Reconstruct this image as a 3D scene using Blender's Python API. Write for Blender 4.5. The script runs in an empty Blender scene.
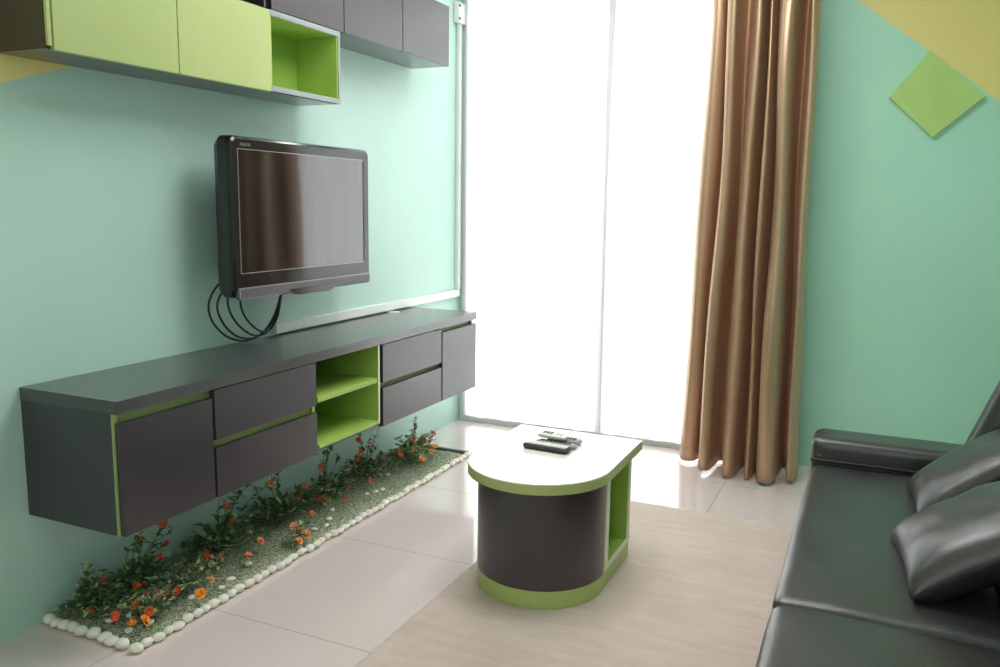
import bpy, bmesh, math, random
from mathutils import Vector, Matrix, noise

random.seed(7)
S = bpy.context.scene
C = S.collection
PI = math.pi

# ------------------------------------------------------------------ helpers
def srgb(r, g, b):
    def f(c):
        c /= 255.0
        return c / 12.92 if c <= 0.04045 else ((c + 0.055) / 1.055) ** 2.4
    return (f(r), f(g), f(b), 1.0)


class N:
    """small node-tree builder"""
    def __init__(self, name):
        self.m = bpy.data.materials.new(name)
        self.m.use_nodes = True
        self.t = self.m.node_tree
        self.b = self.t.nodes['Principled BSDF']
        self.out = self.t.nodes['Material Output']

    def n(self, kind, **kw):
        nd = self.t.nodes.new(kind)
        for k, v in kw.items():
            if hasattr(nd, k):
                setattr(nd, k, v)
            else:
                nd.inputs[k.replace('_', ' ')].default_value = v
        return nd

    def l(self, a, b):
        self.t.links.new(a, b)

    def coord(self, scale=(1, 1, 1), which='Object'):
        tc = self.n('ShaderNodeTexCoord')
        mp = self.n('ShaderNodeMapping')
        mp.inputs['Scale'].default_value = scale
        self.l(tc.outputs[which], mp.inputs['Vector'])
        return mp.outputs['Vector']

    def noise(self, vec, scale, detail=4, rough=0.55):
        nz = self.n('ShaderNodeTexNoise')
        nz.inputs['Scale'].default_value = scale
        nz.inputs['Detail'].default_value = detail
        nz.inputs['Roughness'].default_value = rough
        self.l(vec, nz.inputs['Vector'])
        return nz.outputs['Fac']

    def ramp(self, fac, stops):
        r = self.n('ShaderNodeValToRGB')
        el = r.color_ramp.elements
        el[0].position, el[0].color = stops[0]
        el[1].position, el[1].color = stops[-1]
        for p, c in stops[1:-1]:
            e = el.new(p)
            e.color = c
        self.l(fac, r.inputs['Fac'])
        return r.outputs['Color']

    def bump(self, height, strength, dist=0.01):
        b = self.n('ShaderNodeBump')
        b.inputs['Strength'].default_value = strength
        b.inputs['Distance'].default_value = dist
        self.l(height, b.inputs['Height'])
        self.l(b.outputs['Normal'], self.b.inputs['Normal'])

    def set(self, **kw):
        for k, v in kw.items():
            self.b.inputs[k.replace('_', ' ')].default_value = v
        return self


def plain(name, col, rough=0.5, var=0.06, scale=6.0, spec=0.5, bump=0.0, bscale=60, **kw):
    """one colour with a faint mottling of its own"""
    k = N(name)
    v = k.coord()
    f = k.noise(v, scale)
    lo = tuple(c * (1 - var) for c in col[:3]) + (1,)
    hi = tuple(min(1, c * (1 + var)) for c in col[:3]) + (1,)
    k.l(k.ramp(f, [(0.3, lo), (0.7, hi)]), k.b.inputs['Base Color'])
    k.set(Roughness=rough, Specular_IOR_Level=spec, **kw)
    if bump:
        k.bump(k.noise(v, bscale), bump, 0.002)
    return k.m


def laminate(name, col, rough=0.32, stretch=(40, 2, 40), var=0.09, spec=0.75, coat=0.3):
    """wood-grain laminate: grain lines run along the axis with the small scale"""
    k = N(name)
    f = k.noise(k.coord(stretch), 3.0, 6, 0.65)
    lo = tuple(c * (1 - var) for c in col[:3]) + (1,)
    hi = tuple(c * (1 + var) for c in col[:3]) + (1,)
    k.l(k.ramp(f, [(0.3, lo), (0.7, hi)]), k.b.inputs['Base Color'])
    k.set(Roughness=rough, Specular_IOR_Level=spec, Coat_Weight=coat, Coat_Roughness=max(0.12, rough - 0.1))
    k.bump(f, 0.04, 0.001)
    return k.m


def obj(name, bm, mat, root=None, smooth=False, sub=0, kind=None, bevel=0.0):
    """link a bmesh (world coordinates) as one mesh object under root"""
    if root is not None:
        off = root_world(root)
        bmesh.ops.translate(bm, verts=bm.verts, vec=-off)
    bmesh.ops.recalc_face_normals(bm, faces=bm.faces)
    me = bpy.data.meshes.new(name)
    bm.to_mesh(me)
    bm.free()
    o = bpy.data.objects.new(name, me)
    C.objects.link(o)
    for mm in (mat if isinstance(mat, (list, tuple)) else [mat]):
        me.materials.append(mm)
    if root is not None:
        o.parent = root
    if bevel:
        b = o.modifiers.new('edge', 'BEVEL')
        b.width = bevel
        b.segments = 2
        b.limit_method = 'ANGLE'
        b.angle_limit = math.radians(40)
        b.harden_normals = False
    if sub:
        s = o.modifiers.new('sub', 'SUBSURF')
        s.levels = s.render_levels = sub
    if smooth:
        for p in me.polygons:
            p.use_smooth = True
    if kind:
        o['kind'] = kind
    return o


def root_world(o):
    v = Vector((0, 0, 0))
    while o is not None:
        v += o.location
        o = o.parent
    return v


def tag(o, label, cat, group=None, kind=None):
    o['label'] = label
    o['category'] = cat
    if group:
        o['group'] = group
    if kind:
        o['kind'] = kind
    return o


def thing(name, loc, label, cat, group=None):
    o = bpy.data.objects.new(name, None)
    o.empty_display_size = 0.05
    C.objects.link(o)
    o.location = loc
    return tag(o, label, cat, group)


def box(bm, x0, x1, y0, y1, z0, z1, m=0):
    v = [bm.verts.new(p) for p in ((x0, y0, z0), (x1, y0, z0), (x1, y1, z0), (x0, y1, z0),
                                   (x0, y0, z1), (x1, y0, z1), (x1, y1, z1), (x0, y1, z1))]
    fs = []
    for f in ((0, 3, 2, 1), (4, 5, 6, 7), (0, 1, 5, 4), (1, 2, 6, 5), (2, 3, 7, 6), (3, 0, 4, 7)):
        fc = bm.faces.new([v[i] for i in f])
        fc.material_index = m
        fs.append(fc)
    return v


def B(*a):
    bm = bmesh.new()
    box(bm, *a)
    return bm


def prism(bm, pts, z0, z1):
    lo = [bm.verts.new((x, y, z0)) for x, y in pts]
    hi = [bm.verts.new((x, y, z1)) for x, y in pts]
    bm.faces.new(hi)
    bm.faces.new(lo[::-1])
    n = len(pts)
    for i in range(n):
        j = (i + 1) % n
        bm.faces.new((lo[i], lo[j], hi[j], hi[i]))


def tube(bm, pts, r, seg=8, r1=None, cap=True):
    pts = [Vector(p) for p in pts]
    rings = []
    n = len(pts)
    ref = None
    for i, p in enumerate(pts):
        d = (pts[min(i + 1, n - 1)] - pts[max(i - 1, 0)])
        d = d.normalized() if d.length > 1e-9 else Vector((0, 0, 1))
        if ref is None:
            ref = d.orthogonal().normalized()
        ref = (ref - d * ref.dot(d))
        ref = ref.normalized() if ref.length > 1e-6 else d.orthogonal().normalized()
        w = d.cross(ref)
        rr = r if r1 is None else r + (r1 - r) * i / (n - 1)
        rings.append([bm.verts.new(p + (ref * math.cos(a) + w * math.sin(a)) * rr)
                      for a in (2 * PI * k / seg for k in range(seg))])
    for a, b in zip(rings, rings[1:]):
        for k in range(seg):
            bm.faces.new((a[k], a[(k + 1) % seg], b[(k + 1) % seg], b[k]))
    if cap:
        bm.faces.new(rings[0][::-1])
        bm.faces.new(rings[-1])


def spline(pts, n=24):
    """Catmull-Rom through the points"""
    P = [Vector(p) for p in pts]
    P = [P[0] * 2 - P[1]] + P + [P[-1] * 2 - P[-2]]
    out = []
    seg = len(P) - 3
    for s in range(seg):
        a, b, c, d = P[s:s + 4]
        k = max(2, n // seg)
        for i in range(k):
            t = i / k
            out.append(0.5 * ((2 * b) + (c - a) * t + (2 * a - 5 * b + 4 * c - d) * t * t + (3 * b - a - 3 * c + d) * t ** 3))
    out.append(P[-2].copy())
    return out


# ------------------------------------------------------------------ materials
AQUA = srgb(182, 214, 204)
YEL = srgb(230, 214, 138)
AQUA_LIT = srgb(172, 222, 200)  # same aqua paint, the greener light on the window wall put into its colour
DARK = srgb(48, 42, 49)
LIME = srgb(174, 188, 124)


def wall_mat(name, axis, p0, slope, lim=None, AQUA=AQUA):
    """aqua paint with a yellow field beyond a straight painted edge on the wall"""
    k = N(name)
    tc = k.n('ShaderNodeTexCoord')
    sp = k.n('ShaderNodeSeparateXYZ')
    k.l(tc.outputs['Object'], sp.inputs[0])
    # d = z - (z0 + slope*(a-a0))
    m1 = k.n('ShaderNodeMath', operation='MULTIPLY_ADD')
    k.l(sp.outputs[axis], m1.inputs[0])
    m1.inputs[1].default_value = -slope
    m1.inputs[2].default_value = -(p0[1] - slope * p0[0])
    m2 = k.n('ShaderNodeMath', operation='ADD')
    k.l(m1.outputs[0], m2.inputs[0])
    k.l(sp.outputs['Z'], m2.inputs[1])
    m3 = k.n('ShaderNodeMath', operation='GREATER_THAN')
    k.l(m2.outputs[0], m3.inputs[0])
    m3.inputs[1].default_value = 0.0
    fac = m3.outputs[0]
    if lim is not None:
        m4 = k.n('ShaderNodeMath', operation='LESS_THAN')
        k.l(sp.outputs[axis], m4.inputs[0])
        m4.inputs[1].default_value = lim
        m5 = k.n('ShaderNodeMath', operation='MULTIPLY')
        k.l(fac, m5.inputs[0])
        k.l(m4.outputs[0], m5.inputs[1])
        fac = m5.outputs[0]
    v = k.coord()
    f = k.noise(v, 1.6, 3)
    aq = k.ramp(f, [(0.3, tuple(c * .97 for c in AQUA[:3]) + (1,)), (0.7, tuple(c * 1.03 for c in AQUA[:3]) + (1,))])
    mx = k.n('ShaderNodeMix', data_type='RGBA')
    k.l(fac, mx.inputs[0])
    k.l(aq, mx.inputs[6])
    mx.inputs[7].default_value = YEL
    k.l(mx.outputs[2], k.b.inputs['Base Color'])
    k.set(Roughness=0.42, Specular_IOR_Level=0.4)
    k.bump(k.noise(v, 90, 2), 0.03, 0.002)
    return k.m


M = {}
M['wall_left'] = wall_mat('aqua_paint_left', 'Y', (1.594, 1.611), 0.342, 1.95)
M['wall_window'] = wall_mat('aqua_paint_window', 'X', (2.072, 2.261), -0.781, AQUA=AQUA_LIT)
M['aqua'] = plain('aqua_paint', AQUA, 0.45, 0.03)
M['ceiling'] = plain('ceiling_white', srgb(238, 238, 234), 0.8, 0.02)
M['dark'] = laminate('dark_laminate', DARK, 0.38, (30, 30, 3))
M['dark_top'] = laminate('dark_laminate_top', srgb(58, 56, 58), 0.30, (30, 2.0, 30), coat=0.5)
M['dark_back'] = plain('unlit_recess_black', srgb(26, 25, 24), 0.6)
M['lime'] = plain('lime_laminate', LIME, 0.34, 0.04, 4)
M['green'] = plain('green_laminate', srgb(158, 188, 88), 0.42, 0.04, 4)
M['lime_edge'] = plain('lime_edging', srgb(226, 230, 202), 0.35, 0.03)
M['olive'] = plain('olive_edging', srgb(184, 196, 128), 0.38, 0.04)
M['plinth'] = plain('plinth_green', srgb(178, 196, 120), 0.38, 0.04, 4)
M['diamond'] = plain('green_panel', srgb(176, 210, 122), 0.45, 0.04)
M['white_gloss'] = plain('white_tabletop', srgb(240, 241, 236), 0.13, 0.01, 3, 0.6)
M['white_plastic'] = plain('white_plastic', srgb(232, 234, 230), 0.4, 0.02)
M['alu'] = plain('grey_aluminium', srgb(214, 215, 216), 0.4, 0.03, 8)
M['black_gloss'] = plain('gloss_black', srgb(30, 29, 31), 0.12, 0.02, 4, 0.6)
M['black_matt'] = plain('matt_black', srgb(28, 28, 29), 0.5, 0.04)
M['grey_bar'] = plain('speaker_grey', srgb(84, 78, 82), 0.35, 0.05, 200)
M['silver'] = plain('silver_line', srgb(150, 150, 152), 0.3, 0.02, 6, 0.5, Metallic=0.5)
M['screen'] = plain('screen_glass', srgb(30, 26, 29), 0.07, 0.01, 2, 1.0, Coat_Weight=0.45, Coat_Roughness=0.03)
M['cable'] = plain('cable_black', srgb(26, 27, 28), 0.4, 0.04)
M['grey_edge'] = plain('grey_edging', srgb(150, 158, 162), 0.35, 0.03)
M['screw'] = plain('screw_grey', srgb(90, 90, 92), 0.4, 0.04)

# glossy floor tiles: joints are geometry-wide lines at real tile spacing
k = N('porcelain_tile')
v = k.coord()
br = k.n('ShaderNodeTexBrick')
br.offset = 0.0
br.inputs['Scale'].default_value = 1.0
br.inputs['Mortar Size'].default_value = 0.0022
br.inputs['Mortar Smooth'].default_value = 0.1
br.inputs['Brick Width'].default_value = 0.667
br.inputs['Row Height'].default_value = 0.667
mp = k.n('ShaderNodeMapping')
mp.inputs['Location'].default_value = (-0.333, -1.902 + 0.667 * 3, 0)
tc = k.n('ShaderNodeTexCoord')
k.l(tc.outputs['Object'], mp.inputs['Vector'])
k.l(mp.outputs['Vector'], br.inputs['Vector'])
f = k.noise(v, 1.3, 5)
tile = k.ramp(f, [(0.25, srgb(216, 200, 199)), (0.75, srgb(226, 212, 211))])
k.l(tile, br.inputs['Color1'])
k.l(tile, br.inputs['Color2'])
br.inputs['Mortar'].default_value = srgb(184, 169, 166)
k.l(br.outputs['Color'], k.b.inputs['Base Color'])
k.set(Roughness=0.11, Specular_IOR_Level=0.8, Coat_Weight=0.5, Coat_Roughness=0.05)
k.l(k.ramp(k.noise(v, 5, 4), [(0.3, (.07,) * 3 + (1,)), (0.8, (.17,) * 3 + (1,))]), k.b.inputs['Roughness'])
M['floor'] = k.m

# beige rug: short pile with faint crosswise lines
k = N('beige_rug')
v = k.coord()
f1 = k.noise(k.coord((2.0, 14, 1)), 2.2, 6, 0.7)
f2 = k.noise(v, 2.0, 5, 0.7)
mx = k.n('ShaderNodeMath', operation='ADD')
k.l(f1, mx.inputs[0])
k.l(f2, mx.inputs[1])
hf = k.n('ShaderNodeMath', operation='MULTIPLY')
k.l(mx.outputs[0], hf.inputs[0])
hf.inputs[1].default_value = 0.5
k.l(k.ramp(hf.outputs[0], [(0.3, srgb(192, 172, 162)), (0.55, srgb(214, 194, 185)), (0.75, srgb(226, 208, 200))]), k.b.inputs['Base Color'])
k.set(Roughness=0.85, Specular_IOR_Level=0.25, Sheen_Weight=0.25)
k.bump(k.noise(k.coord((30, 110, 30)), 4, 4, 0.7), 0.5, 0.006)
M['rug'] = k.m

# black leather
k = N('black_leather')
v = k.coord()
f = k.noise(v, 5, 4)
k.l(k.ramp(f, [(0.3, srgb(38, 38, 39)), (0.7, srgb(47, 47, 48))]), k.b.inputs['Base Color'])
vo = k.n('ShaderNodeTexVoronoi')
vo.inputs['Scale'].default_value = 260
k.l(v, vo.inputs['Vector'])
ad = k.n('ShaderNodeMath', operation='MULTIPLY_ADD')
k.l(k.noise(v, 9, 3), ad.inputs[0])
ad.inputs[1].default_value = 2.2
k.l(vo.outputs['Distance'], ad.inputs[2])
k.bump(ad.outputs[0], 0.12, 0.004)
k.set(Roughness=0.35, Specular_IOR_Level=0.8)
k.set(Coat_Weight=0.2, Coat_Roughness=0.4)
M['leather'] = k.m

# satin curtain
k = N('bronze_satin')
v = k.coord((1, 1, 0.06))
f = k.noise(v, 8, 4)
k.l(k.ramp(f, [(0.3, srgb(194, 160, 132)), (0.7, srgb(212, 178, 148))]), k.b.inputs['Base Color'])
k.set(Roughness=0.38, Specular_IOR_Level=0.5, Sheen_Weight=0.25, Anisotropic=0.4, Metallic=0.6)
k.b.inputs['Sheen Tint'].default_value = srgb(236, 200, 160)
k.bump(k.noise(k.coord((400, 400, 8)), 2, 2), 0.05, 0.001)
tl = k.n('ShaderNodeBsdfTranslucent')
tl.inputs['Color'].default_value = srgb(214, 140, 92)
mxs = k.n('ShaderNodeMixShader')
mxs.inputs[0].default_value = 0.12
k.l(k.b.outputs[0], mxs.inputs[1])
k.l(tl.outputs[0], mxs.inputs[2])
k.l(mxs.outputs[0], k.out.inputs['Surface'])
M['satin'] = k.m

# white sheer, back-lit by the sky
k = N('white_sheer')
tr = k.n('ShaderNodeBsdfTranslucent')
tr.inputs['Color'].default_value = (0.93, 0.93, 0.93, 1)
df = k.n('ShaderNodeBsdfDiffuse')
df.inputs['Color'].default_value = (0.9, 0.9, 0.9, 1)
tp = k.n('ShaderNodeBsdfTransparent')
m1 = k.n('ShaderNodeMixShader')
m1.inputs[0].default_value = 0.2
k.l(tr.outputs[0], m1.inputs[1])
k.l(df.outputs[0], m1.inputs[2])
m2 = k.n('ShaderNodeMixShader')
fz = k.noise(k.coord((300, 300, 6)), 3, 2)
k.l(k.ramp(fz, [(0.3, (.05,) * 3 + (1,)), (0.7, (.065,) * 3 + (1,))]), m2.inputs[0])
k.l(m1.outputs[0], m2.inputs[1])
k.l(tp.outputs[0], m2.inputs[2])
k.l(m2.outputs[0], k.out.inputs['Surface'])
M['sheer'] = k.m

# clear window pane
k = N('window_pane')
tp = k.n('ShaderNodeBsdfTransparent')
tp.inputs['Color'].default_value = (0.96, 0.98, 0.97, 1)
gl = k.n('ShaderNodeBsdfGlossy')
gl.inputs['Roughness'].default_value = 0.03
fr = k.n('ShaderNodeFresnel')
fr.inputs['IOR'].default_value = 1.45
ms = k.n('ShaderNodeMixShader')
k.l(fr.outputs[0], ms.inputs[0])
k.l(tp.outputs[0], ms.inputs[1])
k.l(gl.outputs[0], ms.inputs[2])
k.l(ms.outputs[0], k.out.inputs['Surface'])
M['pane'] = k.m

# gravel bed
k = N('grey_green_gravel')
v = k.coord()
vo = k.n('ShaderNodeTexVoronoi')
vo.inputs['Scale'].default_value = 210
k.l(v, vo.inputs['Vector'])
sh = k.n('ShaderNodeSeparateColor')
k.l(vo.outputs['Color'], sh.inputs[0])
k.l(k.ramp(sh.outputs[0], [(0.0, srgb(86, 98, 70)), (0.5, srgb(136, 146, 116)), (0.85, srgb(176, 182, 156)), (1.0, srgb(206, 208, 190))]), k.b.inputs['Base Color'])
k.bump(vo.outputs['Distance'], 0.8, 0.004)
k.set(Roughness=0.85)
M['gravel'] = k.m
M['pebble'] = plain('white_pebble', srgb(232, 228, 216), 0.5, 0.06, 18, 0.4, 0.1, 40)
M['edging'] = plain('dark_edging', srgb(78, 80, 76), 0.6)
M['leaf'] = plain('dark_leaf', srgb(84, 114, 74), 0.42, 0.3, 30)
M['leaf_pale'] = plain('pale_leaf', srgb(172, 186, 138), 0.5, 0.25, 30)
M['stem'] = plain('stem_olive', srgb(74, 82, 54), 0.6, 0.2, 30)
M['red'] = plain('petal_red_orange', srgb(236, 100, 62), 0.55, 0.2, 40)
M['salmon'] = plain('petal_salmon', srgb(240, 140, 106), 0.55, 0.2, 40)
M['orange'] = plain('petal_orange', srgb(250, 152, 44), 0.55, 0.2, 40)
M['pollen'] = plain('flower_eye', srgb(232, 170, 60), 0.6, 0.1, 40)

# ------------------------------------------------------------------ the setting
YW = 4.386           # window wall plane
XR = 3.02            # wall behind the sofa
YB = -1.6            # wall behind the camera
ZC = 2.75
WX0, WX1, WZ1 = 0.012, 1.64, 2.52     # the sliding door opening
T = 0.14

bm = B(-T, XR + T, YB - T, YW + T, -0.1, 0.0)
obj('floor', bm, M['floor'], kind='structure')
bm = B(-T, XR + T, YB - T, YW + T, ZC, ZC + 0.1)
obj('ceiling', bm, M['ceiling'], kind='structure')
obj('wall_left', B(-T, 0, YB - T, YW + T, 0, ZC), M['wall_left'], kind='structure')
obj('wall_right', B(XR, XR + T, YB - T, YW + T, 0, ZC), M['aqua'], kind='structure')
obj('wall_rear', B(0, XR, YB - T, YB, 0, ZC), M['aqua'], kind='structure')
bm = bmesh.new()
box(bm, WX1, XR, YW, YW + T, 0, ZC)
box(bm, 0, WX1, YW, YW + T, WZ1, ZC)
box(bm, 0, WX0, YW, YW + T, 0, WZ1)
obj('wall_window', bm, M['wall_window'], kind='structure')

# sliding glass door (reads as a full-height window)
win = bpy.data.objects.new('window_1', None)
C.objects.link(win)
win.location = (WX0, YW, 0)
win['kind'] = 'structure'
bm = bmesh.new()
box(bm, WX0, WX0 + 0.05, YW - 0.012, YW + 0.09, 0.0, WZ1)
box(bm, WX1 - 0.05, WX1, YW - 0.012, YW + 0.09, 0.0, WZ1)
box(bm, WX0 + 0.05, WX1 - 0.05, YW - 0.012, YW + 0.09, WZ1 - 0.05, WZ1)
obj('window_frame', bm, M['alu'], win, bevel=0.004)
obj('bottom_track', B(WX0 + 0.05, WX1 - 0.05, YW - 0.012, YW + 0.09, 0.0, 0.036), M['alu'], win, bevel=0.004)
bm = bmesh.new()
box(bm, 0.862, 0.918, YW + 0.012, YW + 0.05, 0.036, WZ1 - 0.05)
obj('meeting_stile', bm, M['alu'], win, bevel=0.003)
bm = bmesh.new()
box(bm, WX0 + 0.05, 0.862, YW + 0.020, YW + 0.026, 0.036, WZ1 - 0.05)
obj('pane', bm, M['pane'], win)
bm = bmesh.new()
box(bm, 0.918, WX1 - 0.05, YW + 0.040, YW + 0.046, 0.036, WZ1 - 0.05)
obj('pane', bm, M['pane'], win)

# ------------------------------------------------------------------ sheers
def sheer(x_left, x_right, yb, ph):
    """x_left/x_right are functions of the height 0..1 from hem to top"""
    bm = bmesh.new()
    nu, nv = 90, 24
    g = []
    for j in range(nv + 1):
        t = j / nv
        z = 0.040 + t * (2.545 - 0.040)
        row = []
        for i in range(nu + 1):
            u = i / nu
            x = x_left(t) + (x_right(t) - x_left(t)) * u
            y = yb + 0.007 * math.sin(u * 34 + ph) + 0.004 * math.sin(u * 71 + ph * 2 + t)
            row.append(bm.verts.new((x, y, z)))
        g.append(row)
    for j in range(nv):
        for i in range(nu):
            bm.faces.new((g[j][i], g[j][i + 1], g[j + 1][i + 1], g[j + 1][i]))
    return bm


YS = YW - 0.038
def gap(t):      # half-width of the slit between the two sheers
    return 0.006 + 0.020 * max(0.0, (t - 0.55) / 0.38) ** 1.4
def mid(t):
    return 0.902 - 0.012 * t
o = obj('sheer_curtain', sheer(lambda t: 0.040, lambda t: mid(t) - gap(t), YS, 0.3), M['sheer'], smooth=True)
tag(o, 'bright white sheer curtain on the left half of the glass door, nearest the cabinets', 'curtain', 'white sheers')
o = obj('sheer_curtain', sheer(lambda t: mid(t) + gap(t), lambda t: 1.62, YS, 1.9), M['sheer'], smooth=True)
tag(o, 'bright white sheer curtain on the right half of the glass door, beside the brown drape', 'curtain', 'white sheers')

# ------------------------------------------------------------------ brown drape
# fold line at the hem (x, y): deep folds, tight at the top
hem = [(1.390, 4.200), (1.412, 4.160), (1.440, 4.150), (1.472, 4.165), (1.488, 4.215), (1.500, 4.225), (1.510, 4.150), (1.514, 4.070), (1.535, 4.028),
       (1.566, 4.045), (1.578, 4.120), (1.586, 4.215), (1.606, 4.232), (1.624, 4.205), (1.632, 4.110), (1.640, 4.030), (1.664, 4.000), (1.688, 4.030), (1.697, 4.120),
       (1.706, 4.190), (1.724, 4.200), (1.736, 4.120), (1.744, 4.035), (1.760, 4.022), (1.772, 4.090), (1.784, 4.140), (1.796, 4.060), (1.812, 3.995),
       (1.846, 3.980), (1.874, 4.005), (1.884, 4.110), (1.894, 4.215), (1.912, 4.225), (1.926, 4.130), (1.936, 4.050), (1.958, 4.060), (1.972, 4.130), (1.968, 4.190)]
hp = spline([(x, y, 0) for x, y in hem], 37 * 7)
bm = bmesh.new()
rows = []
nv = 40
xc_b, xc_t = 1.69, 1.690
for j in range(nv + 1):
    t = j / nv
    z0 = 0.018
    row = []
    for i, p in enumerate(hp):
        u = i / (len(hp) - 1)
        hemz = 0.005 + 0.014 * (0.5 + 0.5 * math.sin(u * 9.0)) * (1 - t)
        z = hemz + t * (2.54 - hemz)
        wid = 1.0 - 0.17 * min(1.0, t / 0.86) ** 0.9           # gathers towards the rail
        amp = 1.12 - 0.25 * t
        x = xc_b + (xc_t - xc_b) * t + (p.x - xc_b) * wid + 0.012 * math.sin(3.1 * t * PI + u * 13) * t * (1 - 0.4 * t)
        yb = 4.215
        y = yb + (p.y - yb) * amp + 0.014 * math.sin(u * 40 + t * 5) * t * (1.15 - t) - 0.010 * t
        wob = noise.noise(Vector((u * 9, t * 2.2, 5)))
        y += (p.y - yb) * 0.45 * wob * min(1, t * 3)
        x += 0.016 * noise.noise(Vector((u * 7, t * 2.6, 1))) * min(1, t * 3) * min(1, 14 * u, 14 * (1 - u))
        y = min(y, YW - 0.075)
        row.append(bm.verts.new((x, y, z)))
    rows.append(row)
for a, b in zip(rows, rows[1:]):
    for i in range(len(a) - 1):
        bm.faces.new((a[i], a[i + 1], b[i + 1], b[i]))
drape = obj('drape', bm, M['satin'], smooth=True)
sol = drape.modifiers.new('cloth', 'SOLIDIFY')
sol.thickness = 0.002
tag(drape, 'floor-length bronze brown satin drape gathered at the right of the glass door', 'curtain')
rod = thing('curtain_rail', (1.0, YW - 0.12, 2.58), 'curtain rail above the glass door carrying the brown drape', 'curtain rail')
bm = bmesh.new()
tube(bm, [(0.05, YW - 0.15, 2.575), (2.25, YW - 0.15, 2.575)], 0.014, 12)
obj('rail', bm, M['alu'], rod, smooth=True)
for xx in (0.12, 2.15):
    bm = bmesh.new()
    box(bm, xx - 0.012, xx + 0.012, YW - 0.16, YW - 0.001, 2.565, 2.585)
    box(bm, xx - 0.02, xx + 0.02, YW - 0.006, YW - 0.001, 2.545, 2.61)
    obj('bracket', bm, M['alu'], rod)

# ------------------------------------------------------------------ wall-hung media console
D, Y0, Y1, ZT, ZB = 0.393, 1.583, 3.810, 0.7495, 0.3585
ZS = 0.712
W = 0.002
con = thing('media_console', (W, (Y0 + Y1) / 2, ZB), 'long dark wall-hung media console with green open shelves under the television', 'media console')
obj('top_panel', B(W, D + 0.003, Y0 - 0.002, Y1 + 0.002, ZS, ZT), M['dark_top'], con, bevel=0.0015)
FR = D - 0.021                                            # carcass front
for nm, a, b in (('side_panel', Y0, Y0 + 0.018), ('side_panel', Y1 - 0.018, Y1)):
    sp_ = obj(nm, B(W, FR - 0.002, a, b, ZB, ZS - 0.0005), M['dark'], con)
    obj('edge_strip', B(FR - 0.002, FR, a, b, ZB, ZS - 0.0005), M['lime'], sp_)
obj('bottom_panel', B(W, FR, Y0 + 0.018, Y1 - 0.018, ZB, ZB + 0.016), M['dark'], con)
# green carcass fronts seen in the finger gaps
for a_, b_ in ((Y0 + 0.0185, 2.468), (2.925, Y1 - 0.0185)):
    obj('carcass', B(W, FR - 0.012, a_, b_, ZB + 0.0165, ZS - 0.001), M['lime'], con)


def front(name, a, b, z0, z1):
    return obj(name, B(FR + 0.001, D, a, b, z0, z1), M['dark'], con, bevel=0.0012)


front('door', Y0 + 0.008, 1.941, ZB - 0.002, 0.684)
front('drawer', 1.951, 2.470, 0.546, ZS - 0.004)
front('drawer', 1.951, 2.470, ZB - 0.002, 0.519)
front('drawer', 2.925, 3.440, 0.546, ZS - 0.004)
front('drawer', 2.925, 3.440, ZB - 0.002, 0.522)
front('door', 3.450, Y1, ZB - 0.002, 0.690)
# open niche
bm = bmesh.new()
box(bm, W + 0.03, W + 0.042, 2.485, 2.893, ZB + 0.017, ZS - 0.002)
box(bm, W + 0.03, FR, 2.470, 2.485, ZB + 0.017, ZS - 0.002)
box(bm, W + 0.03, D - 0.004, 2.893, 2.902, ZB + 0.017, ZS - 0.002)
nic = obj('niche', bm, M['green'], con)
obj('niche_floor', B(W + 0.043, D - 0.002, 2.4855, 2.8925, ZB + 0.0165, ZB + 0.030), M['green'], con)
obj('shelf', B(W + 0.043, D - 0.006, 2.4855, 2.8925, 0.552, 0.572), M['green'], con, bevel=0.001)
obj('niche_edge', B(D - 0.0035, D - 0.001, 2.893, 2.902, ZB + 0.017, ZS - 0.002), M['lime_edge'], con)
bm = bmesh.new()
tube(bm, [(0.045, 3.575, ZT - 0.004), (0.045, 3.575, ZT + 0.003)], 0.030, 20)
gm = obj('cable_grommet', bm, M['white_plastic'], con)

# ------------------------------------------------------------------ wall cabinets
DU = 0.217
lc = thing('wall_cabinet', (W, 2.24, 1.69), 'wall cabinet with two pale lime doors and an open green end box above the television', 'cabinet')
Z0, Z1 = 1.690, 1.972
obj('side_panel', B(W, DU - 0.014, 1.585, 1.600, Z0, Z1), M['dark'], lc)
sp_ = obj('side_panel', B(W, DU - 0.003, 2.888, 2.900, Z0, Z1), M['dark'], lc)
obj('edge_strip', B(DU - 0.0029, DU, 2.888, 2.900, Z0, Z1), M['grey_edge'], sp_)
obj('bottom_panel', B(W, DU - 0.022, 1.600, 2.888, Z0, Z0 + 0.014), M['dark_top'], lc)
obj('top_panel', B(W, DU - 0.022, 1.600, 2.888, Z1 - 0.016, Z1), M['dark_top'], lc)
obj('edge_strip', B(DU - 0.0135, DU - 0.004, 1.588, 1.600, Z0 + 0.008, Z1), M['olive'], lc)
obj('door', B(DU - 0.020, DU, 1.603, 2.038, Z0 - 0.002, Z1 - 0.002), M['lime'], lc, bevel=0.001)
obj('door', B(DU - 0.020, DU, 2.042, 2.476, Z0 - 0.002, Z1 - 0.002), M['lime'], lc, bevel=0.001)
bm = bmesh.new()
box(bm, W + 0.006, W + 0.014, 2.478, 2.887, Z0 + 0.0145, Z1 - 0.0165)     # back
box(bm, W + 0.014, DU - 0.004, 2.478, 2.486, Z0 + 0.0145, Z1 - 0.0165)
box(bm, W + 0.014, DU - 0.004, 2.880, 2.8875, Z0 + 0.0145, Z1 - 0.0165)
box(bm, W + 0.014, DU - 0.004, 2.486, 2.880, Z0 + 0.0145, Z0 + 0.020)
box(bm, W + 0.014, DU - 0.004, 2.486, 2.880, Z1 - 0.022, Z1 - 0.0165)
obj('niche', bm, M['green'], lc)
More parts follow.
